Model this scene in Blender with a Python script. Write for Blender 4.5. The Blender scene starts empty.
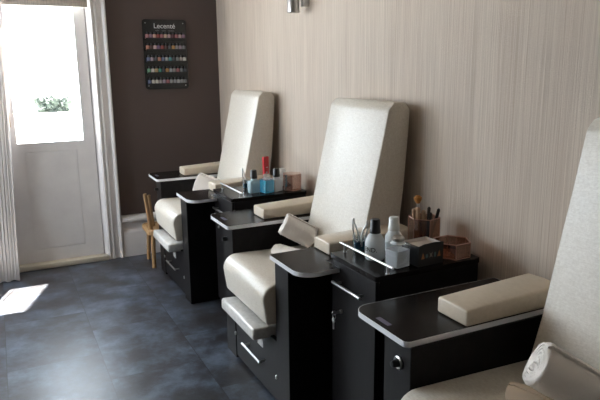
import bpy, bmesh, math, random
from mathutils import Vector, Matrix
random.seed(7)
C = bpy.context.scene.collection
SC = bpy.context.scene
PI = math.pi

# ------------------------------------------------------------------ camera
cam_d = bpy.data.cameras.new('camera'); cam = bpy.data.objects.new('camera', cam_d); C.objects.link(cam)
cam_d.sensor_width = 36.0; cam_d.lens = 36.0 * 609.0 / 600.0; cam_d.clip_start = 0.02
R = Matrix(((0.8970, 0.1040, -0.4298), (-0.4420, 0.1870, -0.8772), (-0.0110, 0.9768, 0.2138)))
x_ = Vector(R.col[0]).normalized(); y_ = Vector(R.col[1]); y_ = (y_ - x_ * y_.dot(x_)).normalized(); z_ = x_.cross(y_)
cam.matrix_world = Matrix(((x_[0], y_[0], z_[0], 0), (x_[1], y_[1], z_[1], 0), (x_[2], y_[2], z_[2], 1.55), (0, 0, 0, 1)))
SC.camera = cam

# ------------------------------------------------------------------ view, world, sun, daylight
SC.view_settings.view_transform = 'Standard'; SC.view_settings.look = 'None'
SC.view_settings.exposure = 0.0; SC.view_settings.gamma = 1.0; SC.view_settings.use_curve_mapping = False
SC.cycles.use_denoising = True
SC.cycles.max_bounces = 10; SC.cycles.diffuse_bounces = 5; SC.cycles.transparent_max_bounces = 16
w = bpy.data.worlds.new('world'); SC.world = w; w.use_nodes = True
bg = w.node_tree.nodes['Background']; bg.inputs['Color'].default_value = (0.80, 0.89, 1.0, 1); bg.inputs['Strength'].default_value = 4.0

def lamp(name, kind, energy, color, loc, direction, **kw):
    d = bpy.data.lights.new(name, kind); d.energy = energy; d.color = color
    for k, v in kw.items(): setattr(d, k, v)
    o = bpy.data.objects.new(name, d); C.objects.link(o); o.location = loc
    o.rotation_euler = Vector(direction).to_track_quat('-Z', 'Y').to_euler()
    return o
lamp('sun', 'SUN', 125.0, (1.0, 0.96, 0.9), (0.6, 8, 8), (-0.16, -0.44, -1.0), angle=math.radians(0.5))
# daylight entering by the window in the left wall (stands in the window opening, outside the glass)
lamp('window_daylight', 'AREA', 38.0, (0.86, 0.93, 1.0), (-2.02, 3.95, 1.65), (1, -0.25, -0.22), shape='RECTANGLE', size=1.6, size_y=1.35)
lamp('back_window_daylight', 'AREA', 84.0, (0.84, 0.93, 1.0), (-1.15, 5.28, 1.65), (0.35, -1, -0.22), shape='RECTANGLE', size=1.1, size_y=1.4)
lamp('door_daylight', 'AREA', 52.0, (0.80, 0.90, 1.0), (0.34, 5.30, 1.7), (0.0, -1, -0.30), shape='RECTANGLE', size=0.6, size_y=1.4)

# ------------------------------------------------------------------ materials
def mat(name, col, rough=0.5, metal=0.0, **kw):
    m = bpy.data.materials.new(name); m.use_nodes = True
    b = m.node_tree.nodes['Principled BSDF']
    b.inputs['Base Color'].default_value = (*col, 1); b.inputs['Roughness'].default_value = rough; b.inputs['Metallic'].default_value = metal
    for k, v in kw.items(): b.inputs[k].default_value = v
    return m
def nodes(m):
    nt = m.node_tree
    return nt, nt.nodes, nt.links, nt.nodes['Principled BSDF']
def coord(nt, scale=(1, 1, 1), kind='Object'):
    t = nt.nodes.new('ShaderNodeTexCoord'); mp = nt.nodes.new('ShaderNodeMapping')
    mp.inputs['Scale'].default_value = scale; nt.links.new(t.outputs[kind], mp.inputs['Vector']); return mp.outputs['Vector']
def noise(nt, vec, scale, detail=4, rough=0.6):
    n = nt.nodes.new('ShaderNodeTexNoise'); n.inputs['Scale'].default_value = scale; n.inputs['Detail'].default_value = detail
    n.inputs['Roughness'].default_value = rough; nt.links.new(vec, n.inputs['Vector']); return n.outputs['Fac']
def ramp(nt, fac, stops):
    r = nt.nodes.new('ShaderNodeValToRGB'); e = r.color_ramp.elements
    e[0].position, e[0].color = stops[0][0], (*stops[0][1], 1); e[1].position, e[1].color = stops[-1][0], (*stops[-1][1], 1)
    for p, c in stops[1:-1]:
        k = e.new(p); k.color = (*c, 1)
    nt.links.new(fac, r.inputs['Fac']); return r.outputs['Color']
def bump(nt, h, strength, dist, b):
    k = nt.nodes.new('ShaderNodeBump'); k.inputs['Strength'].default_value = strength; k.inputs['Distance'].default_value = dist
    nt.links.new(h, k.inputs['Height']); nt.links.new(k.outputs['Normal'], b.inputs['Normal'])
def math_n(nt, op, a, b=None):
    n = nt.nodes.new('ShaderNodeMath'); n.operation = op
    for i, v in enumerate((a, b)):
        if v is None: continue
        if isinstance(v, (int, float)): n.inputs[i].default_value = v
        else: nt.links.new(v, n.inputs[i])
    return n.outputs[0]
def mixc(nt, fac, a, b, mode='MIX'):
    n = nt.nodes.new('ShaderNodeMix'); n.data_type = 'RGBA'; n.blend_type = mode
    if isinstance(fac, (int, float)): n.inputs[0].default_value = fac
    else: nt.links.new(fac, n.inputs[0])
    for i, v in ((6, a), (7, b)):
        if isinstance(v, tuple): n.inputs[i].default_value = (*v, 1)
        else: nt.links.new(v, n.inputs[i])
    return n.outputs[2]

# ribbed wallpaper: fine vertical stripes
m_paper = mat('wallpaper', (0.4, 0.35, 0.3), 0.75)
nt, N, L, B = nodes(m_paper)
n1 = noise(nt, coord(nt, (1, 80, 0.7)), 2.4, 5, 0.75)
n2 = noise(nt, coord(nt, (1, 9, 0.15)), 1.6, 2, 0.5)
c1 = ramp(nt, n1, [(0.28, (0.35, 0.28, 0.22)), (0.5, (0.52, 0.435, 0.355)), (0.72, (0.72, 0.625, 0.53))])
c2 = mixc(nt, 0.30, c1, ramp(nt, n2, [(0.3, (0.44, 0.365, 0.31)), (0.7, (0.56, 0.505, 0.435))]))
L.new(c2, B.inputs['Base Color']); bump(nt, n1, 0.5, 0.004, B)

m_dark = mat('dark_taupe_paint', (0.098, 0.071, 0.064), 0.7)
nt, N, L, B = nodes(m_dark); bump(nt, noise(nt, coord(nt), 180, 3), 0.12, 0.002, B)
m_plaster = mat('warm_plaster', (0.36, 0.31, 0.26), 0.85)
m_gloss = mat('white_gloss_paint', (0.62, 0.58, 0.56), 0.35)
nt, N, L, B = nodes(m_gloss)
L.new(ramp(nt, noise(nt, coord(nt), 6, 6), [(0.3, (0.80, 0.77, 0.765)), (0.7, (0.87, 0.85, 0.84))]), B.inputs['Base Color'])
bump(nt, noise(nt, coord(nt, (1, 1, .2)), 60, 3), 0.1, 0.002, B)

# floor: large dark mottled vinyl tiles, staggered
m_floor = mat('slate_vinyl_tile', (0.05, 0.055, 0.065), 0.4)
nt, N, L, B = nodes(m_floor)
tc = N.new('ShaderNodeTexCoord'); sx = N.new('ShaderNodeSeparateXYZ'); L.new(tc.outputs['Object'], sx.inputs[0])
u = math_n(nt, 'DIVIDE', math_n(nt, 'ADD', sx.outputs[0], 0.10), 0.475)
cu = math_n(nt, 'FLOOR', u); fu = math_n(nt, 'FRACT', u)
v = math_n(nt, 'ADD', math_n(nt, 'DIVIDE', math_n(nt, 'SUBTRACT', sx.outputs[1], 3.98), 0.665), math_n(nt, 'MULTIPLY', cu, 0.5))
fv = math_n(nt, 'FRACT', v); cv = math_n(nt, 'FLOOR', v)
du = math_n(nt, 'MULTIPLY', math_n(nt, 'MINIMUM', fu, math_n(nt, 'SUBTRACT', 1.0, fu)), 0.475)
dv = math_n(nt, 'MULTIPLY', math_n(nt, 'MINIMUM', fv, math_n(nt, 'SUBTRACT', 1.0, fv)), 0.665)
seam = math_n(nt, 'LESS_THAN', math_n(nt, 'MINIMUM', du, dv), 0.0016)
wn = N.new('ShaderNodeTexWhiteNoise'); wn.noise_dimensions = '2D'; cb = N.new('ShaderNodeCombineXYZ'); L.new(cu, cb.inputs[0]); L.new(cv, cb.inputs[1]); L.new(cb.outputs[0], wn.inputs['Vector'])
off = N.new('ShaderNodeVectorMath'); off.operation = 'ADD'
sc_ = N.new('ShaderNodeVectorMath'); sc_.operation = 'SCALE'; sc_.inputs['Scale'].default_value = 0.35; L.new(wn.outputs['Color'], sc_.inputs[0])
L.new(tc.outputs['Object'], off.inputs[0]); L.new(sc_.outputs[0], off.inputs[1])
cloud = noise(nt, off.outputs[0], 4.5, 8, 0.62)
fine = noise(nt, off.outputs[0], 30, 8, 0.7)
mixf = math_n(nt, 'ADD', math_n(nt, 'MULTIPLY', cloud, 0.75), math_n(nt, 'MULTIPLY', fine, 0.25))
fc = ramp(nt, mixf, [(0.38, (0.016, 0.012, 0.012)), (0.46, (0.026, 0.026, 0.031)), (0.54, (0.050, 0.060, 0.081)), (0.66, (0.105, 0.130, 0.172))])
fc = mixc(nt, seam, fc, (0.012, 0.012, 0.014))
L.new(fc, B.inputs['Base Color'])
L.new(math_n(nt, 'ADD', math_n(nt, 'MULTIPLY', fine, 0.25), 0.24), B.inputs['Roughness'])
bump(nt, mixf, 0.25, 0.006, B)

m_black = mat('black_wood_laminate', (0.013, 0.011, 0.011), 0.42)
nt, N, L, B = nodes(m_black)
g = noise(nt, coord(nt, (6, 40, 3)), 5, 5, 0.6)
L.new(ramp(nt, g, [(0.3, (0.0050, 0.0042, 0.0046)), (0.7, (0.0115, 0.0095, 0.0100))]), B.inputs['Base Color']); bump(nt, g, 0.15, 0.001, B)
B.inputs['Specular IOR Level'].default_value = 0.22
m_top = mat('dark_laminate_top', (0.022, 0.016, 0.015), 0.24)
nt, N, L, B = nodes(m_top)
g = noise(nt, coord(nt, (3, 45, 3)), 5, 5, 0.6)
L.new(ramp(nt, g, [(0.3, (0.008, 0.0060, 0.0058)), (0.7, (0.015, 0.0115, 0.0108))]), B.inputs['Base Color'])
B.inputs['Specular IOR Level'].default_value = 0.10
m_edge = mat('silver_edge_banding', (0.86, 0.87, 0.90), 0.35, 0.35)
m_chrome = mat('brushed_chrome', (0.58, 0.57, 0.56), 0.28, 1.0)
m_steel = mat('satin_steel', (0.62, 0.62, 0.60), 0.3, 1.0)

def vinyl(name, lo, hi, rough, s=70):
    m = mat(name, lo, rough); nt, N, L, B = nodes(m)
    a = noise(nt, coord(nt, (1, 1, 1)), s * 1.6, 6, 0.7); b = noise(nt, coord(nt, (1, 0.25, 2.2)), s * 2.2, 3, 0.6)
    f = math_n(nt, 'ADD', math_n(nt, 'MULTIPLY', a, 0.6), math_n(nt, 'MULTIPLY', b, 0.4))
    L.new(ramp(nt, f, [(0.38, lo), (0.62, hi)]), B.inputs['Base Color']); bump(nt, f, 0.14, 0.0015, B)
    return m
m_cream = vinyl('cream_textured_vinyl', (0.57, 0.515, 0.44), (0.70, 0.655, 0.58), 0.38)
m_arm = vinyl('cream_smooth_vinyl', (0.60, 0.51, 0.40), (0.66, 0.57, 0.455), 0.3, 25)
m_foot = vinyl('grey_white_footrest_vinyl', (0.56, 0.54, 0.51), (0.70, 0.685, 0.66), 0.14, 22)
m_towel = mat('white_terry_towel', (0.90, 0.84, 0.79), 0.95)
nt, N, L, B = nodes(m_towel); bump(nt, noise(nt, coord(nt), 190, 4, 0.8), 0.8, 0.003, B)
m_wood = mat('honey_beech_wood', (0.42, 0.25, 0.12), 0.45)
nt, N, L, B = nodes(m_wood)
L.new(ramp(nt, noise(nt, coord(nt, (30, 30, 3)), 3, 4), [(0.3, (0.36, 0.20, 0.09)), (0.7, (0.50, 0.31, 0.15))]), B.inputs['Base Color'])
m_curtain = mat('white_curtain_cloth', (0.78, 0.73, 0.71), 0.9)
nt, N, L, B = nodes(m_curtain); bump(nt, noise(nt, coord(nt, (1, 1, .05)), 200, 2), 0.3, 0.002, B)
tr_ = N.new('ShaderNodeBsdfTransparent'); tl_ = N.new('ShaderNodeBsdfTranslucent'); tl_.inputs[0].default_value = (.75, .71, .68, 1)
a_ = N.new('ShaderNodeMixShader'); a_.inputs[0].default_value = .15; L.new(B.outputs[0], a_.inputs[1]); L.new(tl_.outputs[0], a_.inputs[2])
b_ = N.new('ShaderNodeMixShader'); b_.inputs[0].default_value = .08; L.new(a_.outputs[0], b_.inputs[1]); L.new(tr_.outputs[0], b_.inputs[2]); L.new(b_.outputs[0], N['Material Output'].inputs[0])
m_blind = mat('woven_beige_blind', (0.4, 0.35, 0.28), 0.9)
nt, N, L, B = nodes(m_blind)
L.new(ramp(nt, noise(nt, coord(nt, (60, 1, 1.2)), 3, 3), [(0.35, (0.42, 0.38, 0.33)), (0.65, (0.62, 0.57, 0.50))]), B.inputs['Base Color'])
def thin_glass(name, tint=(0.97, 0.98, 0.98), refl=0.06):
    m = bpy.data.materials.new(name); m.use_nodes = True; nt = m.node_tree; nt.nodes.remove(nt.nodes['Principled BSDF'])
    t = nt.nodes.new('ShaderNodeBsdfTransparent'); t.inputs[0].default_value = (*tint, 1)
    g = nt.nodes.new('ShaderNodeBsdfGlossy'); g.inputs['Roughness'].default_value = 0.05
    x = nt.nodes.new('ShaderNodeMixShader'); x.inputs[0].default_value = refl
    nt.links.new(t.outputs[0], x.inputs[1]); nt.links.new(g.outputs[0], x.inputs[2]); nt.links.new(x.outputs[0], nt.nodes['Material Output'].inputs[0])
    return m
m_glass = thin_glass('window_glass')
m_jar = thin_glass('clear_jar_glass', (0.94, 0.96, 0.97), 0.12)
m_rosegl = thin_glass('rose_tinted_glass', (0.90, 0.73, 0.65), 0.30)
m_rose = mat('rose_gold_metal', (0.50, 0.30, 0.24), 0.3, 1.0)
m_rosemir = mat('rose_gold_mirror', (0.78, 0.58, 0.50), 0.16, 1.0)
m_acryl = mat('black_acrylic', (0.008, 0.009, 0.010), 0.22)
m_cap = mat('black_plastic', (0.008, 0.008, 0.009), 0.35)
m_white_txt = mat('white_print', (0.75, 0.75, 0.75), 0.5)
m_black_txt = mat('black_print', (0.02, 0.02, 0.02), 0.5)
def liquid(name, col, rough=0.25, trans=0.35):
    return mat(name, col, rough, 0.0, **{'Transmission Weight': trans, 'IOR': 1.35})
m_frost = liquid('frosted_white_plastic', (0.86, 0.90, 0.92), 0.4, 0.3)
m_milk = liquid('pale_blue_plastic', (0.66, 0.86, 0.93), 0.3, 0.35)
m_cyan = liquid('cyan_liquid', (0.06, 0.66, 0.92), 0.12, 0.5)
m_navy = liquid('navy_liquid', (0.02, 0.09, 0.15), 0.12, 0.3)
m_clearliq = liquid('clear_liquid', (0.86, 0.88, 0.90), 0.12, 0.45)
m_wcap = mat('white_cap_plastic', (0.74, 0.74, 0.72), 0.35)
m_red = mat('red_glossy_card', (0.55, 0.02, 0.03), 0.3)
m_card = mat('black_card', (0.012, 0.012, 0.013), 0.5)
m_cardin = mat('grey_card_inside', (0.62, 0.56, 0.52), 0.8)
m_sticker = mat('dull_purple_sticker', (0.11, 0.10, 0.16), 0.35)
m_leaf = mat('hedge_leaf', (0.10, 0.20, 0.08), 0.8)
nt, N, L, B = nodes(m_leaf)
L.new(ramp(nt, noise(nt, coord(nt), 9, 4), [(0.35, (0.036, 0.054, 0.045)), (0.65, (0.056, 0.074, 0.06))]), B.inputs['Base Color'])
m_paving = mat('pale_paving', (0.62, 0.61, 0.58), 0.9)
m_render = mat('white_outdoor_render', (0.78, 0.77, 0.75), 0.9)

# ------------------------------------------------------------------ mesh helpers
def nb(): return bmesh.new()
def put(name, bm, m, parent=None, smooth=True, bevel=0, segs=2, mats=None, angle=35):
    bm.normal_update()
    me = bpy.data.meshes.new(name); bm.to_mesh(me); bm.free()
    for k in (mats or [m]): me.materials.append(k)
    o = bpy.data.objects.new(name, me); C.objects.link(o)
    if parent is not None: o.parent = parent
    if smooth:
        me.polygons.foreach_set('use_smooth', [True] * len(me.polygons))
        a = math.radians(angle)
        bm2 = bmesh.new(); bm2.from_mesh(me)
        for e in bm2.edges:
            if len(e.link_faces) == 2 and e.calc_face_angle(0) > a: e.smooth = False
        bm2.to_mesh(me); bm2.free()
    return o
def box(bm, x0, x1, y0, y1, z0, z1, r=0.0, segs=2, M=None, mi=0):
    t = bmesh.new()
    vs = [t.verts.new((x, y, z)) for x in (x0, x1) for y in (y0, y1) for z in (z0, z1)]
    for f in ((0, 1, 3, 2), (4, 6, 7, 5), (0, 4, 5, 1), (2, 3, 7, 6), (0, 2, 6, 4), (1, 5, 7, 3)):
        t.faces.new([vs[i] for i in f])
    bmesh.ops.recalc_face_normals(t, faces=t.faces)
    if r > 0: bmesh.ops.bevel(t, geom=list(t.edges), offset=r, segments=segs, profile=0.5, affect='EDGES')
    merge(bm, t, M, mi)
def merge(bm, t, M=None, mi=0):
    if M is not None: t.transform(M)
    m = {}
    for v in t.verts: m[v] = bm.verts.new(v.co)
    for f in t.faces:
        try:
            nf = bm.faces.new([m[v] for v in f.verts]); nf.material_index = mi
        except ValueError: pass
    t.free()
def prism(bm, pts, a0, a1, axis='z', r=0.0, segs=2, M=None, mi=0, caps=True):
    """outline pts extruded from a0 to a1; axis z: pts=(x,y); axis y: pts=(x,z); axis x: pts=(y,z)"""
    t = bmesh.new()
    def P(p, a): return {'z': (p[0], p[1], a), 'y': (p[0], a, p[1]), 'x': (a, p[0], p[1])}[axis]
    lo = [t.verts.new(P(p, a0)) for p in pts]; hi = [t.verts.new(P(p, a1)) for p in pts]
    n = len(pts)
    if caps: t.faces.new(lo); t.faces.new(hi)
    for i in range(n): t.faces.new((lo[i], lo[(i + 1) % n], hi[(i + 1) % n], hi[i]))
    bmesh.ops.recalc_face_normals(t, faces=t.faces)
    if r > 0:
        es = [e for e in t.edges if e.calc_face_angle(0) > math.radians(30)]
        bmesh.ops.bevel(t, geom=es, offset=r, segments=segs, profile=0.5, affect='EDGES')
    merge(bm, t, M, mi)
def lathe(bm, prof, n=24, M=None, mi=0):
    t = bmesh.new(); rings = []
    for r, z in prof:
        if r < 1e-6: rings.append([t.verts.new((0, 0, z))])
        else: rings.append([t.verts.new((r * math.cos(2 * PI * i / n), r * math.sin(2 * PI * i / n), z)) for i in range(n)])
    for a, b in zip(rings, rings[1:]):
        for i in range(n):
            j = (i + 1) % n
            if len(a) == 1 and len(b) == 1: continue
            if len(a) == 1: t.faces.new((a[0], b[i], b[j]))
            elif len(b) == 1: t.faces.new((a[i], a[j], b[0]))
            else: t.faces.new((a[i], a[j], b[j], b[i]))
    bmesh.ops.recalc_face_normals(t, faces=t.faces)
    merge(bm, t, M, mi)
def rod(bm, p, q, r0, r1=None, n=12, mi=0):
    p, q = Vector(p), Vector(q); r1 = r0 if r1 is None else r1; d = q - p
    M = Matrix.Translation(p) @ d.to_track_quat('Z', 'Y').to_matrix().to_4x4()
    lathe(bm, [(0, 0), (r0, 0), (r1, d.length), (0, d.length)], n, M, mi)
def tube(bm, pts, r, n=8, mi=0):
    for a, b in zip(pts, pts[1:]): rod(bm, a, b, r, r, n, mi)
def rrect(x0, x1, y0, y1, rs, n=7):
    """rounded rectangle outline; rs = radii at (x0,y0),(x1,y0),(x1,y1),(x0,y1)"""
    out = []
    for (cx, cy, r, a0) in ((x0, y0, rs[0], PI), (x1, y0, rs[1], 1.5 * PI), (x1, y1, rs[2], 0), (x0, y1, rs[3], 0.5 * PI)):
        sx = 1 if cx == x0 else -1; sy = 1 if cy == y0 else -1
        ox, oy = cx + sx * r, cy + sy * r
        if r < 1e-5: out.append((cx, cy)); continue
        for i in range(n + 1):
            a = a0 + i / n * PI / 2; out.append((ox + r * math.cos(a), oy + r * math.sin(a)))
    return out
def T(x, y, z, rz=0, rx=0, ry=0):
    return Matrix.Translation((x, y, z)) @ Matrix.Rotation(rz, 4, 'Z') @ Matrix.Rotation(ry, 4, 'Y') @ Matrix.Rotation(rx, 4, 'X')
def thing(name, label, cat, loc=(0, 0, 0), rotz=0, group=None):
    o = bpy.data.objects.new(name, None); C.objects.link(o); o.empty_display_size = 0.05
    o.location = loc; o.rotation_euler = (0, 0, rotz); o['label'] = label; o['category'] = cat
    if group: o['group'] = group
    return o
def tag(o, label, cat, group=None):
    o['label'] = label; o['category'] = cat
    if group: o['group'] = group
    return o
def struct(name, bm, m, parent=None, **kw):
    o = put(name, bm, m, parent, **kw)
    if parent is None: o['kind'] = 'structure'
    return o
def dup(root, loc, label, group=None, rotz=None):
    r = root.copy(); C.objects.link(r); r.location = loc; r['label'] = label
    if rotz is not None: r.rotation_euler = (0, 0, rotz)
    if group: r['group'] = group
    for ch in list(root.children):
        c = ch.copy(); C.objects.link(c); c.parent = r
        for g in list(ch.children):
            d = g.copy(); C.objects.link(d); d.parent = c
    return r
def text_mesh(body, size, m, parent, M, name='lettering', ext=0.0003):
    cu = bpy.data.curves.new('t', 'FONT'); cu.body = body; cu.size = size; cu.extrude = ext; cu.align_x = 'CENTER'; cu.align_y = 'CENTER'
    o = bpy.data.objects.new('t', cu); C.objects.link(o)
    dg = bpy.context.evaluated_depsgraph_get(); dg.update()
    me = bpy.data.meshes.new_from_object(o.evaluated_get(dg)); bpy.data.objects.remove(o); bpy.data.curves.remove(cu)
    me.transform(M); me.materials.clear(); me.materials.append(m); me.name = name
    r = bpy.data.objects.new(name, me); C.objects.link(r); r.parent = parent
    return r

# ------------------------------------------------------------------ room shell
XW, YB, XL, YR, ZC = 1.745, 5.13, -1.9, -3.2, 2.8
b = nb(); box(b, XL - .1, XW + .1, YR - .1, YB + .1, -.1, 0); struct('floor', b, m_floor, smooth=False)
b = nb(); box(b, XL - .1, XW + .1, YR - .1, YB + .1, ZC, ZC + .1); struct('ceiling', b, m_plaster, smooth=False)
b = nb(); box(b, XW, XW + .1, YR - .1, YB + .1, 0, ZC); struct('wall_right', b, m_paper, smooth=False)
b = nb(); box(b, XL, XW, YR - .1, YR, 0, ZC); struct('wall_rear', b, m_plaster, smooth=False)
# left wall with a window opening
WY0, WY1, WZ0, WZ1 = 3.1, 4.8, 0.95, 2.35
b = nb()
box(b, XL - .1, XL, YR, WY0, 0, ZC); box(b, XL - .1, XL, WY1, YB, 0, ZC); box(b, XL - .1, XL, WY0, WY1, 0, WZ0); box(b, XL - .1, XL, WY0, WY1, WZ1, ZC)
struct('wall_left', b, m_plaster, smooth=False)
b = nb()
for (y0, y1, z0, z1) in ((WY0, WY1, WZ0, WZ0 + .05), (WY0, WY1, WZ1 - .05, WZ1), (WY0, WY0 + .05, WZ0, WZ1), (WY1 - .05, WY1, WZ0, WZ1), (3.93, 3.97, WZ0, WZ1)):
    box(b, XL - .07, XL - .02, y0, y1, z0, z1)
wl = struct('window_1', b, m_gloss, smooth=False)
b = nb(); box(b, XL - .05, XL - .045, WY0 + .04, WY1 - .04, WZ0 + .04, WZ1 - .04)
put('window_pane', b, m_glass, wl, smooth=False)
# back wall around the glazed garden door
DX0, DX1, DZ = 0.0, 0.70, 2.55
b = nb(); box(b, XL, -1.75, YB, YB + .1, 0, ZC); box(b, -.55, DX0, YB, YB + .1, 0, ZC); box(b, -1.75, -.55, YB, YB + .1, 0, .9); box(b, -1.75, -.55, YB, YB + .1, 2.4, ZC); box(b, DX1, XW, YB, YB + .1, 0, ZC); box(b, DX0, DX1, YB, YB + .1, DZ, ZC)
struct('wall_back', b, m_dark, smooth=False)
b = nb()
for (x0, x1, z0, z1) in ((-1.75, -.55, .9, .95), (-1.75, -.55, 2.35, 2.4), (-1.75, -1.70, .9, 2.4), (-.60, -.55, .9, 2.4), (-1.17, -1.13, .9, 2.4)): box(b, x0, x1, YB + .02, YB + .07, z0, z1)
w2 = struct('window_2', b, m_gloss, smooth=False)
b = nb(); box(b, -1.71, -.59, YB + .045, YB + .05, .94, 2.36); put('window_pane', b, m_glass, w2, smooth=False)
# moulded casing on the right of the door and over it
def casing_profile(x0, x1):
    return [(x0, YB), (x0, 5.06), (x0 + .010, 5.052), (x0 + .022, 5.062), (x0 + .030, 5.070), (x0 + .038, 5.058), (x0 + .048, 5.058), (x0 + .054, 5.068),
            (x1 - .030, 5.076), (x1 - .022, 5.058), (x1 - .010, 5.052), (x1, 5.062), (x1, YB)]
b = nb(); prism(b, casing_profile(.705, .825), 0, 2.7, 'z')
struct('trim_1', b, m_gloss)
b = nb(); box(b, -.12, 0.0, 5.06, YB, 0, 2.7, .006); struct('trim_2', b, m_gloss)
b = nb(); box(b, -.12, .825, 5.06, YB, 2.56, 2.72, .006); struct('trim_3', b, m_gloss)
# tall moulded baseboard of the back wall
bp = [(YB, 0), (5.065, 0), (5.065, .20), (5.075, .215), (5.083, .222), (5.09, .235), (5.09, .285), (5.07, .292), (5.055, .305), (5.055, .322), (5.07, .334), (5.10, .342), (YB, .345)]
b = nb(); prism(b, bp, .83, XW, 'x'); struct('baseboard_back', b, m_gloss)
b = nb(); prism(b, bp, XL, -.12, 'x'); struct('baseboard_back', b, m_gloss)
b = nb(); box(b, XW - .018, XW, YR, 5.05, 0, .16, .004); struct('baseboard_right', b, m_gloss)

# glazed door
dr = nb()
y0, y1 = 5.105, 5.145
gx0, gx1, gz0, gz1 = .104, .588, 1.0, 2.42
box(dr, .02, gx0, y0, y1, .045, 2.5); box(dr, gx1, .672, y0, y1, .045, 2.5)
box(dr, gx0, gx1, y0, y1, gz1, 2.5)
px0, px1, pz0, pz1 = .150, .530, .150, .93
box(dr, gx0, gx1, y0, y1, pz1, gz0); box(dr, gx0, gx1, y0, y1, .045, pz0)
box(dr, gx0, px0, y0, y1, pz0, pz1); box(dr, px1, gx1, y0, y1, pz0, pz1)
door = struct('door_1', dr, m_gloss, smooth=False)
b = nb(); box(b, px0 - .004, px1 + .004, 5.112, 5.14, pz0 - .004, pz1 + .004)
box(b, px0 + .0035, px1 - .0035, 5.106, 5.12, pz0 + .0035, pz1 - .0035); put('door_panel', b, m_gloss, door)
b = nb(); box(b, gx0, gx1, 5.124, 5.128, gz0, gz1); put('door_pane', b, m_glass, door, smooth=False)
b = nb()
for (a0, a1, c0, c1) in ((.140, .144, 1.09, gz1), (.540, .544, 1.09, gz1), (.140, .544, 1.086, 1.09)): box(b, a0, a1, 5.118, 5.124, c0, c1)
put('glazing_bead', b, m_gloss, door, smooth=False)
b = nb(); box(b, .062, .074, 5.075, 5.105, 1.13, 1.24, .003); put('door_handle', b, mat('worn_brass', (.45, .3, .2), .4, .8), door)
b = nb(); box(b, 0, .02, 5.08, YB + .1, .04, DZ); prism(b, [(.674, 5.125), (.704, 5.062), (.704, YB + .1), (.674, YB + .1)], .04, DZ, 'z'); box(b, 0, .7, 5.08, YB + .1, 2.50, DZ)
struct('trim_4', b, m_gloss, smooth=False)
b = nb(); box(b, 0, .70, 5.04, YB + .1, 0, .042, .006); struct('trim_5', b, mat('worn_cream_paint', (.62, .57, .47), .6))

# outdoors, seen burnt out through the glass, except the hidden pier
b = nb(); box(b, -8, 12, YB + .1, 26, -.16, -.06); struct('ground', b, m_paving, smooth=False)
b = nb(); box(b, .72, .95, 5.55, 6.10, -.06, 4.6); struct('sun_block_pier', b, m_render, smooth=False)  # unseen pier, added to block the sun right of the floor patch
hd = nb()
for i in range(150):
    bmesh.ops.create_icosphere(hd, subdivisions=2, radius=random.uniform(.05, .10),
        matrix=Matrix.Translation((random.uniform(.70, 1.22), random.uniform(12.55, 12.9), random.uniform(.3, .98))))
for v_ in hd.verts: v_.co += Vector((random.uniform(-.03, .03), random.uniform(-.03, .03), random.uniform(-.03, .03)))
tag(put('hedge', hd, m_leaf, smooth=False), 'pale green hedge seen faintly through the glazed door', 'hedge')
b = nb(); box(b, -1.5, 3.5, 12.3, 12.45, -.06, .76); struct('wall_garden', b, m_render, smooth=False)

# curtain on the left of the door
def curtain():
    bm = nb(); nx, nz = 90, 14; grid = []
    for k in range(nz + 1):
        z = .012 + (2.42 - .012) * k / nz; row = []
        xe = .018 + .042 * z; xs = -.42
        for i in range(nx + 1):
            s = i / nx; x = xs + (xe - xs) * s
            amp = .0025 * (1.05 - .35 * z / 2.4)
            y = 4.985 - .165 * max(0, 1 - z / .5) ** 1.4 + amp * math.sin(s * 2 * PI * 21) + .002 * math.sin(s * 2 * PI * 37 + 1.3 * z)
            row.append(bm.verts.new((x, y, z - (.006 * math.sin(s * 40) if k == 0 else 0))))
        grid.append(row)
    for k in range(nz):
        for i in range(nx): bm.faces.new((grid[k][i], grid[k][i + 1], grid[k + 1][i + 1], grid[k + 1][i]))
    o = put('curtain', bm, m_curtain); s = o.modifiers.new('s', 'SOLIDIFY'); s.thickness = .003
    return tag(o, 'pleated off-white curtain hanging to the floor left of the glazed door', 'curtain')
curtain()
b = nb(); rod(b, (-.55, 4.985, 2.435), (.75, 4.985, 2.435), .012, n=16); rod(b, (.6, 4.985, 2.435), (.6, 5.06, 2.60), .007); rod(b, (-.5, 4.985, 2.435), (-.5, 5.13, 2.435), .007)
tag(put('curtain_rod', b, m_steel), 'slim metal rod above the glazed door carrying the white curtain', 'curtain rod')
# blind above the pane
bl = thing('window_blind', 'woven beige blind pulled up at the top of the glazed door', 'blind', (.345, 5.04, 2.008))
b = nb()
for k in range(4): box(b, -.335, .345, -.018 + .004 * k, .018 - .002 * k, .03 + .105 * k, .03 + .105 * (k + 1) - .004, .006)
put('blind_fabric', b, m_blind, bl)
b = nb(); box(b, -.335, .345, -.022, .02, 0, .032, .004); put('bottom_rail', b, m_blind, bl)

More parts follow.
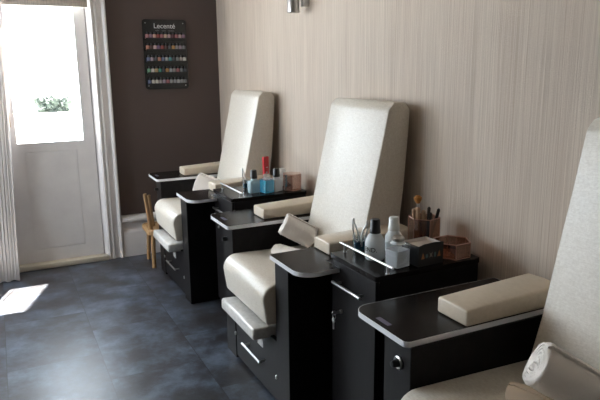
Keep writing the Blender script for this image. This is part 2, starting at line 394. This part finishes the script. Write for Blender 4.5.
# ------------------------------------------------------------------ pedicure chairs
ZB = 0.745
def chair(y0, label, back_shift=(0.0, -.022), sticker=True, bx=0.0, cx_=1.226, cy_=0.0, kn=.055, ring=True):
    t = thing('pedicure_chair', label, 'chair', (0, y0, 0), 0, 'cream and black pedicure chairs along the papered wall')
    # side panels (boxed supports)
    for nm, (a, c) in (('far', (-.028, .112)), ('near', (-.712, -.575))):
        b = nb(); box(b, 1.03, 1.64, a, c, 0.0, ZB - .018, .002, 1); put('side_panel', b, m_black, t)
    # arm boards with rounded outer corners and silver edge band
    for out in (rrect(1.005 + bx, 1.655, -.032 + bx, .29, (.018, .01, .01, .06)),
                [(1.023, -.573)] ):
        if len(out) == 1:
            out = rrect(1.005, 1.18, -.885, -.573, (.075, .0, .0, .014), 9)
            # extend the board back to the chair beside the tray cabinet
            out = [p for p in out if not (abs(p[0] - 1.18) < 1e-6)]
            i = max(range(len(out)), key=lambda k: (out[k][0] if out[k][1] < -.8 else -9))
            out = out[:i + 1] + [(1.183, -.878), (1.183, -.765), (1.655, -.765), (1.655, -.573)] + out[i + 1:]
        b = nb(); prism(b, out, ZB - .018, ZB, 'z')
        o = put('arm_board', b, m_top, t, angle=40)
        # trim band: thin shell just outside the board edge
        tb = nb(); n = len(out)
        def offp(k, d):
            p0, p1, p2 = Vector(out[k - 1]), Vector(out[k]), Vector(out[(k + 1) % n])
            e1 = (p1 - p0).normalized(); e2 = (p2 - p1).normalized(); n1 = Vector((e1.y, -e1.x)); n2 = Vector((e2.y, -e2.x))
            q = (n1 + n2); q = q / max(.5, q.length_squared / 2) ; return p1 + q * d
        A = [offp(k, .0002) for k in range(n)]; D = [offp(k, .0022) for k in range(n)]
        z0, z1 = ZB - .0185, ZB - .0005
        va = [tb.verts.new((p.x, p.y, z0)) for p in A]; vb = [tb.verts.new((p.x, p.y, z1)) for p in A]
        vc = [tb.verts.new((p.x, p.y, z0)) for p in D]; vd = [tb.verts.new((p.x, p.y, z1)) for p in D]
        for k in range(n):
            j = (k + 1) % n
            tb.faces.new((vc[k], vc[j], vd[j], vd[k])); tb.faces.new((va[k], vb[k], vb[j], va[j]))
            tb.faces.new((vb[k], vd[k], vd[j], vb[j])); tb.faces.new((va[k], va[j], vc[j], vc[k]))
        e = put('edge_band', tb, m_edge, o, angle=40); e['label'] = 'silver edge band'
        if sticker and out[0][1] > -.5 or (sticker and any(p[1] > .2 for p in out)):
            s = nb(); box(s, 1.036, 1.054, .105, .175, ZB, ZB + .0006); s2 = put('sticker', s, m_sticker, o, smooth=False); s2['label'] = 'small purple sticker'
    # arm cushions
    for (a, c) in ((.012, .158), (-.722, -.576)):
        a += cy_; c += cy_
        b = nb(); box(b, cx_, 1.655, a, c, ZB + .001, ZB + .054, .008, 3)
        bmesh.ops.bisect_plane(b, geom=list(b.verts) + list(b.edges) + list(b.faces), plane_co=(0, (a + c) / 2, 0), plane_no=(0, 1, 0))
        # soft crown
        for v_ in b.verts:
            if v_.co.z > ZB + .04:
                sx_ = (v_.co.y - (a + c) / 2) / ((c - a) / 2); v_.co.z += .005 * (1 - sx_ * sx_) + .018 * (v_.co.x - cx_) / .43
        put('arm_cushion', b, m_arm, t)
    # seat
    prof = []
    xf, zt, zb = .970, .600, .408
    for i in range(9):
        a = PI / 2 + i / 8 * PI / 2; prof.append((xf + .072 + .072 * math.cos(a), zt - .072 + .072 * math.sin(a)))
    for i in range(5):
        a = PI + i / 4 * PI / 2; prof.append((xf + .014 + .02 * (1 + math.cos(a)), zb + .02 + .02 * math.sin(a)))
    prof += [(1.06, zb), (1.10, .47), (1.52, .47), (1.52, .585), (1.3, .592)]
    b = nb(); prism(b, prof, -.572, -.033, 'y', .012, 3)
    put('seat_cushion', b, m_cream, t, angle=50)
    b = nb(); box(b, 1.07, 1.60, -.574, -.030, .36, .469); put('seat_base', b, m_black, t, smooth=False)
    # backrest
    sx, sy = back_shift
    P = [(1.415, .605), (1.462, .76), (1.520, 1.02), (1.566, 1.22), (1.594, 1.355), (1.625, 1.388), (1.690, 1.385), (1.716, 1.350), (1.707, 1.20), (1.690, .98), (1.668, .80), (1.615, .60)]
    P = [(p[0] + sx, p[1]) for p in P]
    b = nb(); prism(b, P, -.592 + sy, -.045 + sy, 'y', .012, 2)
    put('backrest', b, m_cream, t, angle=32)
    b = nb(); box(b, 1.56, 1.64, -.574, -.030, .36, .60); put('back_support', b, m_black, t, smooth=False)
    # footrest pad
    b = nb(); box(b, 0, .15, -.502, -.055, 0, .060, .013, 3, T(.943, 0, .315, 0, 0, math.radians(3)))
    put('footrest_pad', b, m_foot, t)
    b = nb(); box(b, 1.035, 1.09, -.40, -.20, .25, .335); put('footrest_arm', b, m_steel, t, smooth=False)
    b = nb(); box(b, 1.000, 1.003, -.480, -.420, .262, .325); o = put('plastic_tab', b, m_foot, t, smooth=False)
    # drawer front below
    b = nb(); box(b, 1.033, 1.053, -.572, -.033, .02, .325, .0015, 1); dw = put('drawer', b, m_black, t)
    b = nb(); rod(b, (1.0, -.440, .165), (1.0, -.200, .165), .006, n=16); rod(b, (1.0, -.425, .165), (1.034, -.425, .165), .005); rod(b, (1.0, -.222, .165), (1.034, -.222, .165), .005)
    h = put('handle', b, m_chrome, dw); h['label'] = 'chrome bar handle'
    for yy in (-.571, -.031):
        b = nb(); box(b, 1.024, 1.032, yy - .005, yy + .005, .138, .157, .002, 1); put('hinge', b, m_steel, dw)
    # control knob on the far side panel
    b = nb(); rs_ = 1.0 if ring else .62; lathe(b, [(.014 * rs_, 0), (.021 * rs_, 0), (.022 * rs_, .004 * rs_), (.018 * rs_, .006 * rs_), (.014 * rs_, .005 * rs_)], 24, T(1.0285, kn, .655, 0, 0, -PI / 2)); k = put('control_ring', b, m_chrome if ring else m_cap, t)
    if ring: k['label'] = 'chrome ring'
    b = nb(); lathe(b, [(0, 0), (.012, 0), (.012, .012), (.010, .026), (0, .028)], 20, T(1.028, kn, .655, 0, 0, -PI / 2)); put('knob', b, m_cap, k)
    return t
YB_, YM_, YN_ = 4.49, 2.94, 1.39
cB = chair(YB_, 'cream pedicure chair farthest away, next to the dark wall and wooden stool', ring=False)
cM = chair(YM_, 'cream pedicure chair in the middle of the row, its full backrest in view', ring=False)
cN = chair(YN_, 'nearest cream pedicure chair, cut off by the right edge of the photo', (0.02, -.05), True, .012, 1.246, -.034, .030)

# ------------------------------------------------------------------ tray cabinets between the chairs
def tray_cabinet(y0, label):
    t = thing('side_cabinet', label, 'cabinet', (0, y0, 0), 0, 'black tray cabinets between the pedicure chairs')
    b = nb(); box(b, 1.206, 1.682, -1.142, -.812, .0, .768, .001, 1); put('cabinet_body', b, m_black, t)
    b = nb(); prism(b, rrect(1.184, 1.686, -1.150, -.802, (.012, .012, .006, .006), 4), .770, .790, 'z', 0); put('cabinet_top', b, m_top, t, angle=40)
    b = nb(); box(b, 1.189, 1.205, -1.142, -.812, .06, .764, .0015, 1); d = put('cabinet_door', b, m_black, t)
    b = nb(); rod(b, (1.162, -1.075, .684), (1.162, -.862, .684), .0065, n=16); rod(b, (1.162, -1.05, .684), (1.190, -1.05, .684), .0045); rod(b, (1.162, -.887, .684), (1.190, -.887, .684), .0045)
    h = put('handle', b, m_chrome, d); h['label'] = 'chrome bar handle'
    b = nb(); lathe(b, [(0, 0), (.009, 0), (.009, .007), (.006, .010), (0, .010)], 20, T(1.189, -.893, .560, 0, 0, -PI / 2)); put('lock', b, m_chrome, d)
    # little gallery rail
    b = nb(); rod(b, (1.242, -1.175, .822), (1.242, -.79, .822), .005, n=14)
    for yy in (-1.140, -.825): rod(b, (1.242, yy, .790), (1.242, yy, .822), .005); lathe(b, [(0, 0), (.008, 0), (.008, .003), (0, .003)], 14, T(1.242, yy, .790))
    r = put('gallery_rail', b, m_chrome, t); r['label'] = 'chrome rail'
    return t
tray_cabinet(YB_, 'black tray cabinet behind, between the far and middle pedicure chairs')
tray_cabinet(YM_, 'black tray cabinet in front, between the middle and nearest pedicure chairs')
# keys in the front cabinet's lock
k = thing('key_bunch', 'small bunch of keys hanging in the lock of the front tray cabinet', 'keys', (1.179, YM_ - .893, .560))
b = nb(); box(b, -.020, 0, -.0012, .0012, -.005, .005); lathe(b, [(0, -.0015), (.010, -.0015), (.010, .0015), (0, .0015)], 16, T(-.026, 0, 0, 0, PI / 2)); put('lock_key', b, m_steel, k)
b = nb()
pts = [(-.026 + .0, .012 * math.cos(a), -.014 + .012 * math.sin(a)) for a in [2 * PI * i / 16 for i in range(17)]]
tube(b, pts, .0012, 6); put('split_ring', b, m_steel, k)
b = nb(); lathe(b, [(0, -.0015), (.011, -.0015), (.011, .0015), (0, .0015)], 16, T(-.027, .004, -.034, 0, 0, PI / 2)); box(b, -.029, -.025, 0, .006, -.072, -.044); put('spare_key', b, m_steel, k)

# ------------------------------------------------------------------ rolled towels
m_tan_towel = mat('beige_terry_towel', (.66, .54, .42), .95)
def towel_roll(name, c0, d, ln, r, flat, label, group, turns=5.3, mt=None):
    """spiral-rolled towel: end spiral visible, cloth thickness as radius step"""
    bm = nb(); d = Vector(d).normalized(); q = d.to_track_quat('Z', 'Y').to_matrix().to_4x4(); n = 26; N_ = int(turns * n)
    M = Matrix.Translation(c0) @ q
    rs = random.Random(name + label); th = r / (turns + .3)
    inner, outer = [], []
    for i in range(N_ + 1):
        a = 2 * PI * i / n; ro = th * .55 + th * (i / n); ri = max(.001, ro - th * .86)
        ro = min(ro, r)
        for rad, lst in ((ri, inner), (ro, outer)):
            lst.append((rad * math.cos(a), rad * math.sin(a) * flat))
    rows = []
    nz = 44
    for kz in range(nz + 1):
        z = ln * kz / nz; bul = {0: -.010, 1: -.003}.get(min(kz, nz - kz), .0025)
        rows.append(([bm.verts.new((p[0] * (1 + bul * 8), p[1] * (1 + bul * 8), z + (.004 * math.sin(i * .5) if kz in (0, nz) else 0))) for i, p in enumerate(inner)],
                     [bm.verts.new((p[0] * (1 + bul * 8) + rs.uniform(-.0016, .0016), p[1] * (1 + bul * 8) + rs.uniform(-.0016, .0016), z + (.004 * math.sin(i * .5) if kz in (0, nz) else 0))) for i, p in enumerate(outer)]))
    for (a0, a1), (b0, b1) in zip(rows, rows[1:]):
        for i in range(N_):
            bm.faces.new((a1[i], a1[i + 1], b1[i + 1], b1[i])); bm.faces.new((a0[i], b0[i], b0[i + 1], a0[i + 1]))
        bm.faces.new((a0[-1], b0[-1], b1[-1], a1[-1])); bm.faces.new((a0[0], a1[0], b1[0], b0[0]))
    for (a0, a1), fl in ((rows[0], 1), (rows[-1], 0)):
        for i in range(N_):
            f = (a0[i], a0[i + 1], a1[i + 1], a1[i]); bm.faces.new(f if fl else f[::-1])
    bm.transform(M); bmesh.ops.recalc_face_normals(bm, faces=bm.faces)
    return tag(put(name, bm, mt or m_towel, angle=60), label, 'towel', group)
G = 'rolled towels on the chair seats'
D1 = (.70, -.53, -.50); D2 = (.80, -.36, -.48)
towel_roll('rolled_towel', (1.262, YN_ - .285, .744), D1, .175, .068, 1, 'white rolled towel on the nearest chair, upper of its two towels', G)
towel_roll('rolled_towel', (1.240, YN_ - .220, .629), (.30, -.92, 0), .24, .044, .6, 'beige towel tucked under the white rolled towel on the nearest chair', G, 4.3, m_tan_towel)
towel_roll('rolled_towel', (1.278, YM_ - .128, .750), D2, .18, .061, 1, 'white rolled towel on the middle chair, upper of its two towels', G)
towel_roll('rolled_towel', (1.215, YM_ - .170, .630), (.30, -.92, 0), .25, .046, .62, 'lower towel tucked under the rolled towel on the middle chair', G, 4.3)
towel_roll('rolled_towel', (1.245, YB_ - .245, .735), (.70, -.55, -.30), .18, .078, 1, 'white rolled towel on the farthest chair, beside its near arm cushion', G)

# ------------------------------------------------------------------ wooden stool in the corner
st = thing('wooden_stool', 'small honey-coloured wooden stool chair between the farthest chair and the baseboard', 'stool', (1.105, 4.80, 0))
b = nb(); prism(b, rrect(-.145, .16, -.15, .15, (.05, .06, .06, .05), 6), .262, .308, 'z', .014, 4); put('seat', b, m_wood, st)
for (x0, y0, x1, y1) in ((-.105, -.105, -.118, -.135), (-.095, .09, -.105, .12), (.11, -.10, .15, -.12), (.11, .10, .15, .13)):
    b = nb(); rod(b, (x1, y1, 0), (x0, y0, .27), .016, .018, 14); put('leg', b, m_wood, st)
for (x0, y0, x1, y1, z1) in ((-.115, -.09, -.150, -.115, .60), (-.078, .0, -.102, -.015, .565)):
    b = nb(); rod(b, (x0, y0, .30), (x1, y1, z1), .017, .014, 14); put('back_post', b, m_wood, st)

# ------------------------------------------------------------------ wall spotlight
sp = thing('wall_spotlight', 'chrome cylinder wall spotlight high on the papered wall', 'light', (1.66, 3.45, 1.868))
b = nb(); lathe(b, [(.026, .004), (.033, 0), (.037, .004), (.037, .13), (.033, .138), (0, .138)], 28); lathe(b, [(0, .012), (.030, .012)], 28); put('lamp_body', b, m_chrome, sp)
b = nb(); rod(b, (.0, -.0, .10), (.083, -.02, .10), .009, n=14); put('bracket', b, m_chrome, sp)
b = nb(); lathe(b, [(0, 0), (.034, 0), (.034, .012), (0, .012)], 28, T(.073, -.02, .10, 0, 0, PI / 2)); put('wall_plate', b, m_cap, sp)
b = nb(); box(b, .045, .084, -.042, -.012, .035, .088, .003); put('white_socket', b, m_wcap, sp)

# ------------------------------------------------------------------ nail polish rack on the dark wall
RX, RZ = 1.291, 1.660
rk = thing('polish_rack', 'black wall rack of nail polish bottles on the dark wall', 'display rack', (RX, YB, RZ))
b = nb(); prism(b, rrect(-.180, .180, -.278, .278, (.024,) * 4, 6), -.010, -.004, 'y'); put('back_plate', b, m_acryl, rk)
rows_z = [.098, .000, -.092, -.177, -.262 + .036]
rows_z = [.122, .034, -.060, -.150, -.240]
for z in rows_z:
    b = nb(); box(b, -.165, .165, -.045, -.010, z - .004, z); box(b, -.165, .165, -.047, -.044, z - .004, z + .010); put('shelf', b, m_acryl, rk, smooth=False)
for (x, z) in ((-.155, .25), (.155, .25), (-.155, -.25), (.155, -.25)):
    b = nb(); lathe(b, [(0, 0), (.0045, 0), (.0035, .003), (0, .003)], 14, T(x, -.010, z, 0, PI / 2)); put('screw', b, m_steel, rk)
for txt, size, z in (('Lecent\u00e9', .056, .226),):
    MT = T(0, -.0105, z) @ Matrix.Rotation(PI / 2, 4, 'X')
    text_mesh(txt, size, m_white_txt, rk, MT)
m_gp = mat('grey_print', (.30, .30, .30), .5)
for (x0, n_) in ((-.075, 5), (-.022, 5), (.030, 8)):
    b = nb(); box(b, x0, x0 + .0062 * n_, -.0108, -.0102, .188, .1905)
    put('print_mark', b, m_gp, rk, smooth=False)
cols = {
 'dusty pink': (.42, .20, .20), 'mauve': (.28, .17, .22), 'peach': (.58, .36, .28), 'brick red': (.30, .07, .06), 'rose': (.40, .16, .17), 'beige': (.55, .40, .30),
 'lilac grey': (.32, .26, .30), 'wine': (.14, .05, .06), 'dark brown': (.10, .05, .045), 'pale pink': (.55, .38, .38), 'purple': (.20, .11, .20), 'amber': (.50, .28, .10), 'greige': (.34, .30, .28),
 'charcoal': (.08, .08, .09), 'slate blue': (.13, .15, .24), 'teal': (.10, .28, .30), 'silver': (.42, .43, .43), 'coral': (.46, .22, .15), 'green': (.16, .33, .20), 'dark green': (.06, .22, .17),
 'ochre': (.45, .33, .18), 'off-white': (.58, .55, .50), 'grey': (.24, .24, .24), 'clear': (.30, .31, .31)}
cm = {k_: mat('polish_' + k_.replace(' ', '_').replace('-', '_'), v_, .25) for k_, v_ in cols.items()}
R_ = [['dusty pink', 'mauve', 'peach', 'brick red', 'rose', 'beige', 'pale pink', 'wine', 'rose', 'pale pink', 'mauve'],
      ['coral', 'dark brown', 'pale pink', 'purple', 'brick red', 'dark brown', 'charcoal', 'amber', 'greige', 'lilac grey', 'grey'],
      ['slate blue', 'lilac grey', 'charcoal', 'coral', 'slate blue', 'silver', 'teal', 'charcoal', 'grey', 'greige', 'off-white'],
      ['green', 'off-white', 'ochre', 'dark green', 'charcoal', 'amber', 'silver', 'greige', 'rose', 'grey', 'charcoal'],
      ['slate blue', 'off-white', 'off-white', 'greige', 'lilac grey', 'rose', 'clear', 'clear', 'silver', 'clear', 'grey']]
names = ['top', 'second', 'middle', 'fourth', 'bottom']
ords = ['first', 'second', 'third', 'fourth', 'fifth', 'sixth', 'seventh', 'eighth', 'ninth', 'tenth', 'last']
b = nb(); lathe(b, [(0, 0), (.0130, 0), (.0142, .002), (.0142, .034), (.010, .039), (0, .039)], 14); me_body = put('polish_body', b, cm['rose']); 
b = nb(); lathe(b, [(0, .039), (.0065, .039), (.006, .056), (0, .0565)], 12); me_cap = put('polish_cap', b, m_cap)
body_data, cap_data = me_body.data, me_cap.data
bpy.data.objects.remove(me_body); bpy.data.objects.remove(me_cap)
bodies = {}
for r_i, row in enumerate(R_):
    for i, cn in enumerate(row):
        if cn not in bodies:
            dd = body_data.copy(); dd.materials[0] = cm[cn]; bodies[cn] = dd
        x = RX - .150 + .030 * i
        t = thing('nail_polish_bottle', '%s nail polish bottle, %s from left on the %s shelf of the black rack' % (cn, ords[i], names[r_i]), 'nail polish',
                  (x, YB - .028, RZ + rows_z[r_i]), 0, 'nail polish bottles on the %s shelf of the wall rack' % names[r_i])
        o = bpy.data.objects.new('bottle', bodies[cn]); C.objects.link(o); o.parent = t
        o = bpy.data.objects.new('cap', cap_data); C.objects.link(o); o.parent = t

# ------------------------------------------------------------------ things on the trays
ZT = .790
def squeeze_bottle(loc, label, mbody, capm, h=.112, r=.040, caph=.058, capr=.021, txt=None, rz=0, group=None, square=False):
    t = thing('bottle', label, 'bottle', loc, rz, group)
    b = nb()
    if square:
        prism(b, rrect(-r, r, -r * .62, r * .62, (.012,) * 4, 4), 0, h * .86, 'z', .004, 2)
        lathe(b, [(r * .62, h * .855), (r * .5, h * .93), (.014, h), (0, h)], 20)
    else:
        lathe(b, [(0, 0), (r * .9, 0), (r, .006), (r, h * .62), (r * .92, h * .76), (r * .68, h * .92), (.016, h), (0, h)], 28)
    bo = put('bottle_body', b, mbody, t)
    b = nb(); lathe(b, [(0, h), (capr * 1.06, h), (capr * 1.06, h + .014), (capr, h + .016), (capr * .93, h + caph - .004), (capr * .8, h + caph), (0, h + caph)], 24); put('cap', b, capm, t)
    if txt:
        # lettering wrapped on the round side facing -x
        MT = Matrix.Rotation(math.radians(-62), 4, 'Z') @ Matrix.Translation((0, -r - .0006, h * .42)) @ Matrix.Rotation(PI / 2, 4, 'X')
        o = text_mesh(txt, .026, m_black_txt, bo, MT)
        for v_ in o.data.vertices:   # bend around the bottle
            p = Matrix.Rotation(math.radians(62), 3, 'Z') @ v_.co
            a = p.x / r; rr = -p.y; v_.co = Matrix.Rotation(math.radians(-62), 3, 'Z') @ Vector((rr * math.sin(a), -rr * math.cos(a), p.z))
    return t
def dispenser(loc, label, mliq, fill, rz=0, s=1.0):
    t = thing('liquid_dispenser', label, 'dispenser', loc, rz, 'square pump dispensers on the trays')
    w_ = .037 * s; h = .092 * s
    b = nb(); prism(b, rrect(-w_, w_, -w_, w_, (.008,) * 4, 4), 0, h, 'z'); put('glass_body', b, m_jar, t)
    b = nb(); prism(b, rrect(-w_ + .003, w_ - .003, -w_ + .003, w_ - .003, (.006,) * 4, 4), .004, h * fill, 'z'); put('liquid', b, mliq, t)
    b = nb(); lathe(b, [(0, h), (.030 * s, h), (.024 * s, h + .006), (.016 * s, h + .010), (0, h + .010)], 24); put('shoulder', b, m_frost, t)
    b = nb(); lathe(b, [(0, h + .010), (.021 * s, h + .010), (.025 * s, h + .014), (.025 * s, h + .022), (.018 * s, h + .029), (.006, h + .031), (0, h + .031)], 24); put('metal_lid', b, m_chrome, t)
    return t
def tool_jar(loc, label, s=1.0):
    t = thing('tool_jar', label, 'jar', loc, 0, 'blue jars of nail tools on the trays')
    b = nb(); lathe(b, [(0, .0), (.022 * s, 0), (.026 * s, .004), (.029 * s, .068 * s), (.027 * s, .068 * s), (.0245 * s, .006), (0, .006)], 24); put('glass', b, m_jar, t)
    b = nb(); lathe(b, [(0, .006), (.0235 * s, .006), (.0255 * s, .040 * s), (0, .040 * s)], 24); put('liquid', b, m_navy, t)
    return t
def nippers(loc, lean, label, h=.118):
    """steel nippers standing in a jar: two curved handles, joint and jaws"""
    t = thing('nail_nippers', label, 'nail tool', loc, 0, 'steel nail tools standing in the blue jars')
    L_ = Vector(lean)
    for s_ in (-1, 1):
        b = nb(); pts = []
        for i in range(9):
            u_ = i / 8; wv = .0095 * math.sin(u_ * PI) ** .7 if u_ > .0 else 0
            pts.append((L_.x * u_ + s_ * wv * .7, L_.y * u_ - s_ * wv * .7, .012 + (h - .012) * u_))
        tube(b, pts, .0034, 8)
        put('handle', b, m_steel, t)
    b = nb(); box(b, L_.x - .006, L_.x + .006, L_.y - .004, L_.y + .004, h - .006, h + .014, .003); put('jaw', b, m_steel, t)
    return t
def hexbox(loc, r, h, label, sides=6, rz=0.2, lid=False):
    t = thing('hexagonal_holder', label, 'box', loc, rz, 'rose gold hexagonal glass holders')
    pts = [(r * math.cos(2 * PI * i / sides), r * math.sin(2 * PI * i / sides)) for i in range(sides)]
    for i in range(sides):
        p, q = pts[i], pts[(i + 1) % sides]
        b = nb(); rod(b, (*p, .001), (*p, h), .0018, n=6); rod(b, (*p, h), (*q, h), .0022, n=6); rod(b, (*p, .002), (*q, .002), .002, n=6)
        put('frame_edge', b, m_rose, t)
        b = nb(); P0, P1 = Vector((*p, 0)), Vector((*q, 0)); nrm = ((P0 + P1) / 2).normalized() * .0012
        vs = [P0 - nrm, P1 - nrm, P1 + nrm, P0 + nrm]
        prism(b, [(v_.x, v_.y) for v_ in vs], .003, h - .001, 'z'); put('glass_side', b, m_rosegl, t, smooth=False)
    b = nb(); prism(b, [(p[0] * .98, p[1] * .98) for p in pts], .0, .003, 'z'); put('mirror_base', b, m_rosemir, t, smooth=False)
    if lid:
        b = nb(); prism(b, [(p[0] * 1.01, p[1] * 1.01) for p in pts], h, h + .003, 'z'); put('lid', b, m_rosemir, t, smooth=False)
    return t
GB = 'squeeze bottles on the trays'
yM, yB = YM_, YB_
# front tray
tool_jar((1.308, yM - .835, ZT), 'small glass jar of dark blue liquid on the front tray', 1.08)
nippers((1.304, yM - .833, ZT + .006), (-.020, .010, 0), 'steel nippers leaning left in the front blue jar', .120)
nippers((1.312, yM - .838, ZT + .006), (.024, -.012, 0), 'steel nippers leaning right in the front blue jar', .112)
squeeze_bottle((1.304, yM - .958, ZT), 'frosted bottle with black cap and END lettering on the front tray', m_frost, m_cap, .108, .040, .056, .021, 'END.', 0, GB)
squeeze_bottle((1.432, yM - .905, ZT), 'white bottle with tall white cap behind the clear dispenser', m_frost, m_wcap, .090, .037, .056, .023, None, 0, GB)
dispenser((1.330, yM - 1.078, ZT), 'clear square dispenser with silver lid at front edge of the front tray', m_clearliq, .75, .15, 1.0)
# black carton with print
bx = thing('open_carton', 'open black printed carton on the front tray beside the clear dispenser', 'box', (1.448, yM - 1.078, ZT), .05)
b = nb(); W, D_, H_ = .062, .052, .082
for a in ((-W, W, -D_, -D_ + .002, 0, H_), (-W, W, D_ - .002, D_, 0, H_), (-W, -W + .002, -D_ + .002, D_ - .002, 0, H_), (W - .002, W, -D_ + .002, D_ - .002, 0, H_), (-W, W, -D_, D_, 0, .002)):
    box(b, *a)
put('carton_wall', b, m_card, bx, smooth=False)
b = nb()
for a in ((-W + .002, W - .002, D_ - .003, D_ - .002, .002, H_), (W - .003, W - .002, -D_ + .002, D_ - .003, .002, H_), (-W + .002, W - .002, -D_ + .002, D_ - .002, .066, .068)): box(b, *a)
o = put('carton_lining', b, m_cardin, bx, smooth=False); o['label'] = 'pale grey inside'
b = nb(); prism(b, [(-W, H_), (-W * .6, H_ + .006), (W * .3, H_ + .008), (W, H_ + .004), (W, H_ - .002), (-W, H_ - .002)], -D_, -D_ + .0015, 'y'); put('flap', b, m_card, bx, smooth=False)
b = nb(); box(b, -W - .018, -W, -D_ + .004, D_ - .03, H_ - .001, H_, 0, 1, None); put('flap', b, m_card, bx, smooth=False)
mo, mt_, mw = mat('orange_print', (.34, .12, .04), .5), mat('teal_print', (.07, .13, .14), .5), mat('cream_print', (.20, .18, .16), .5)
for i, (mm, pts) in enumerate(((mo, [(-.008, 0), (.008, 0), (.001, .022), (-.002, .022)]), (mt_, [(-.007, .004), (-.001, 0), (.006, .006), (.002, .018), (-.006, .016)]),
                               (mw, [(-.008, 0), (0, .006), (.008, 0), (.004, .011), (.008, .022), (0, .016), (-.008, .022), (-.004, .011)]),
                               (mt_, [(-.005, .001), (.004, 0), (.004, .019), (-.003, .020)]), (mo, [(-.008, 0), (.008, 0), (.003, .024), (-.001, .020)]))):
    b = nb(); prism(b, [(p[0] - .040 + .020 * i, p[1] + .030) for p in pts], -D_ - .0004, -D_, 'y'); put('print_mark', b, mm, bx, smooth=False)
hx = hexbox((1.612, yM - .872, ZT), .068, .118, 'tall rose gold hexagonal holder with make-up brushes on the front tray', 6, .25)
hexbox((1.606, yM - 1.066, ZT), .076, .062, 'low open rose gold hexagonal tray box at the front tray corner', 6, .05)
# brushes in the tall holder
def brush(loc, lean, h, kind, label):
    t = thing('makeup_brush', label, 'brush', loc, 0, 'brushes standing in the tall rose gold holder')
    L_ = Vector((lean[0], lean[1], h)); 
    hm, fm, tm = kind
    b = nb(); rod(b, (0, 0, 0), L_ * .78, .004, .0055, 12); put('handle', b, hm, t)
    b = nb(); rod(b, L_ * .62, L_ * .84, .0062, .0075, 12); put('ferrule', b, fm, t)
    b = nb(); M = L_.to_track_quat('Z', 'Y').to_matrix().to_4x4(); M.translation = L_ * .84
    wr = kind_r; lathe(b, [(0, 0), (.007, 0), (wr, h * .08), (wr * 1.05, h * .13), (wr * .5, h * .17), (0, h * .175)], 16, M); put('bristles', b, tm, t)
    return t
m_gold = mat('amber_bristle', (.42, .17, .03), .8); m_tan = mat('tan_bristle', (.40, .26, .16), .9); m_dkb = mat('dark_bristle', (.02, .015, .012), .8)
cx, cy = 1.612, yM - .872
kind_r = .0165; brush((cx - .012, cy + .012, ZT + .004), (-.010, .008), .205, (m_cap, m_chrome, m_gold), 'tall silver make-up brush with fluffy amber tip')
kind_r = .007
brush((cx + .010, cy - .010, ZT + .004), (.004, -.004), .158, (m_cap, m_cap, m_dkb), 'upright thin black brush beside the amber one')
brush((cx + .018, cy - .020, ZT + .004), (.030, -.018), .152, (m_cap, m_cap, m_dkb), 'black brush leaning right in the rose gold holder')
brush((cx - .000, cy - .030, ZT + .004), (.002, -.012), .140, (m_cap, m_cap, m_dkb), 'short dark brush low in the rose gold holder')
kind_r = .009
for i, (dx, dy, hh, w1) in enumerate(((-.034, .012, .150, 'leftmost'), (-.028, -.006, .158, 'second from left'), (-.020, .020, .152, 'third from left'), (-.014, -.016, .146, 'fourth from left'))):
    brush((cx + dx, cy + dy, ZT + .004), (-.010 + .004 * i, .006), hh, (m_tan, m_tan, m_tan), 'small tan brush, %s of the tan tips in the holder' % w1)
# far tray
tool_jar((1.380, yB - .885, ZT), 'small glass jar of dark blue liquid on the far tray', .9)
nippers((1.380, yB - .885, ZT + .006), (-.014, .016, 0), 'steel nippers in the blue jar on the far tray', .108)
squeeze_bottle((1.375, yB - 1.035, ZT), 'pale blue bottle with black cap beside the chrome rail of the far tray', m_milk, m_cap, .090, .037, .052, .021, None, .2, GB, True)
dispenser((1.443, yB - 1.080, ZT), 'bright cyan dispenser with silver lid on the far tray', m_cyan, .92, .25, .96)
squeeze_bottle((1.518, yB - 1.060, ZT), 'white bottle with black cap right of the cyan dispenser', m_frost, m_cap, .092, .036, .052, .021, None, .3, GB, True)
rb = thing('red_carton', 'narrow red upright carton behind the cyan dispenser', 'box', (1.510, yB - .915, ZT), .2)
b = nb(); box(b, -.019, .019, -.011, .011, 0, .200, .0015, 1, T(0, 0, 0, 0, 0, math.radians(-1))); o = put('carton_body', b, m_red, rb)
b = nb(); box(b, -.010, .006, -.0116, -.0111, .06, .072); box(b, -.010, .002, -.0116, -.0111, .095, .103); box(b, -.008, .008, -.0116, -.0111, .13, .134); put('print_mark', b, m_white_txt, rb, smooth=False)
hexbox((1.628, yB - 1.055, ZT), .062, .100, 'closed rose gold hexagonal box at the corner of the far tray', 6, .15, True)
b = nb(); lathe(b, [(0, 0), (.026, 0), (.034, .02), (.036, .07), (.030, .098), (.018, .112), (0, .116)], 24)
o = put('cream_pot', b, m_wcap); o.location = (1.625, yB - .905, ZT); tag(o, 'rounded cream-coloured pot behind the bottles on the far tray', 'pot')
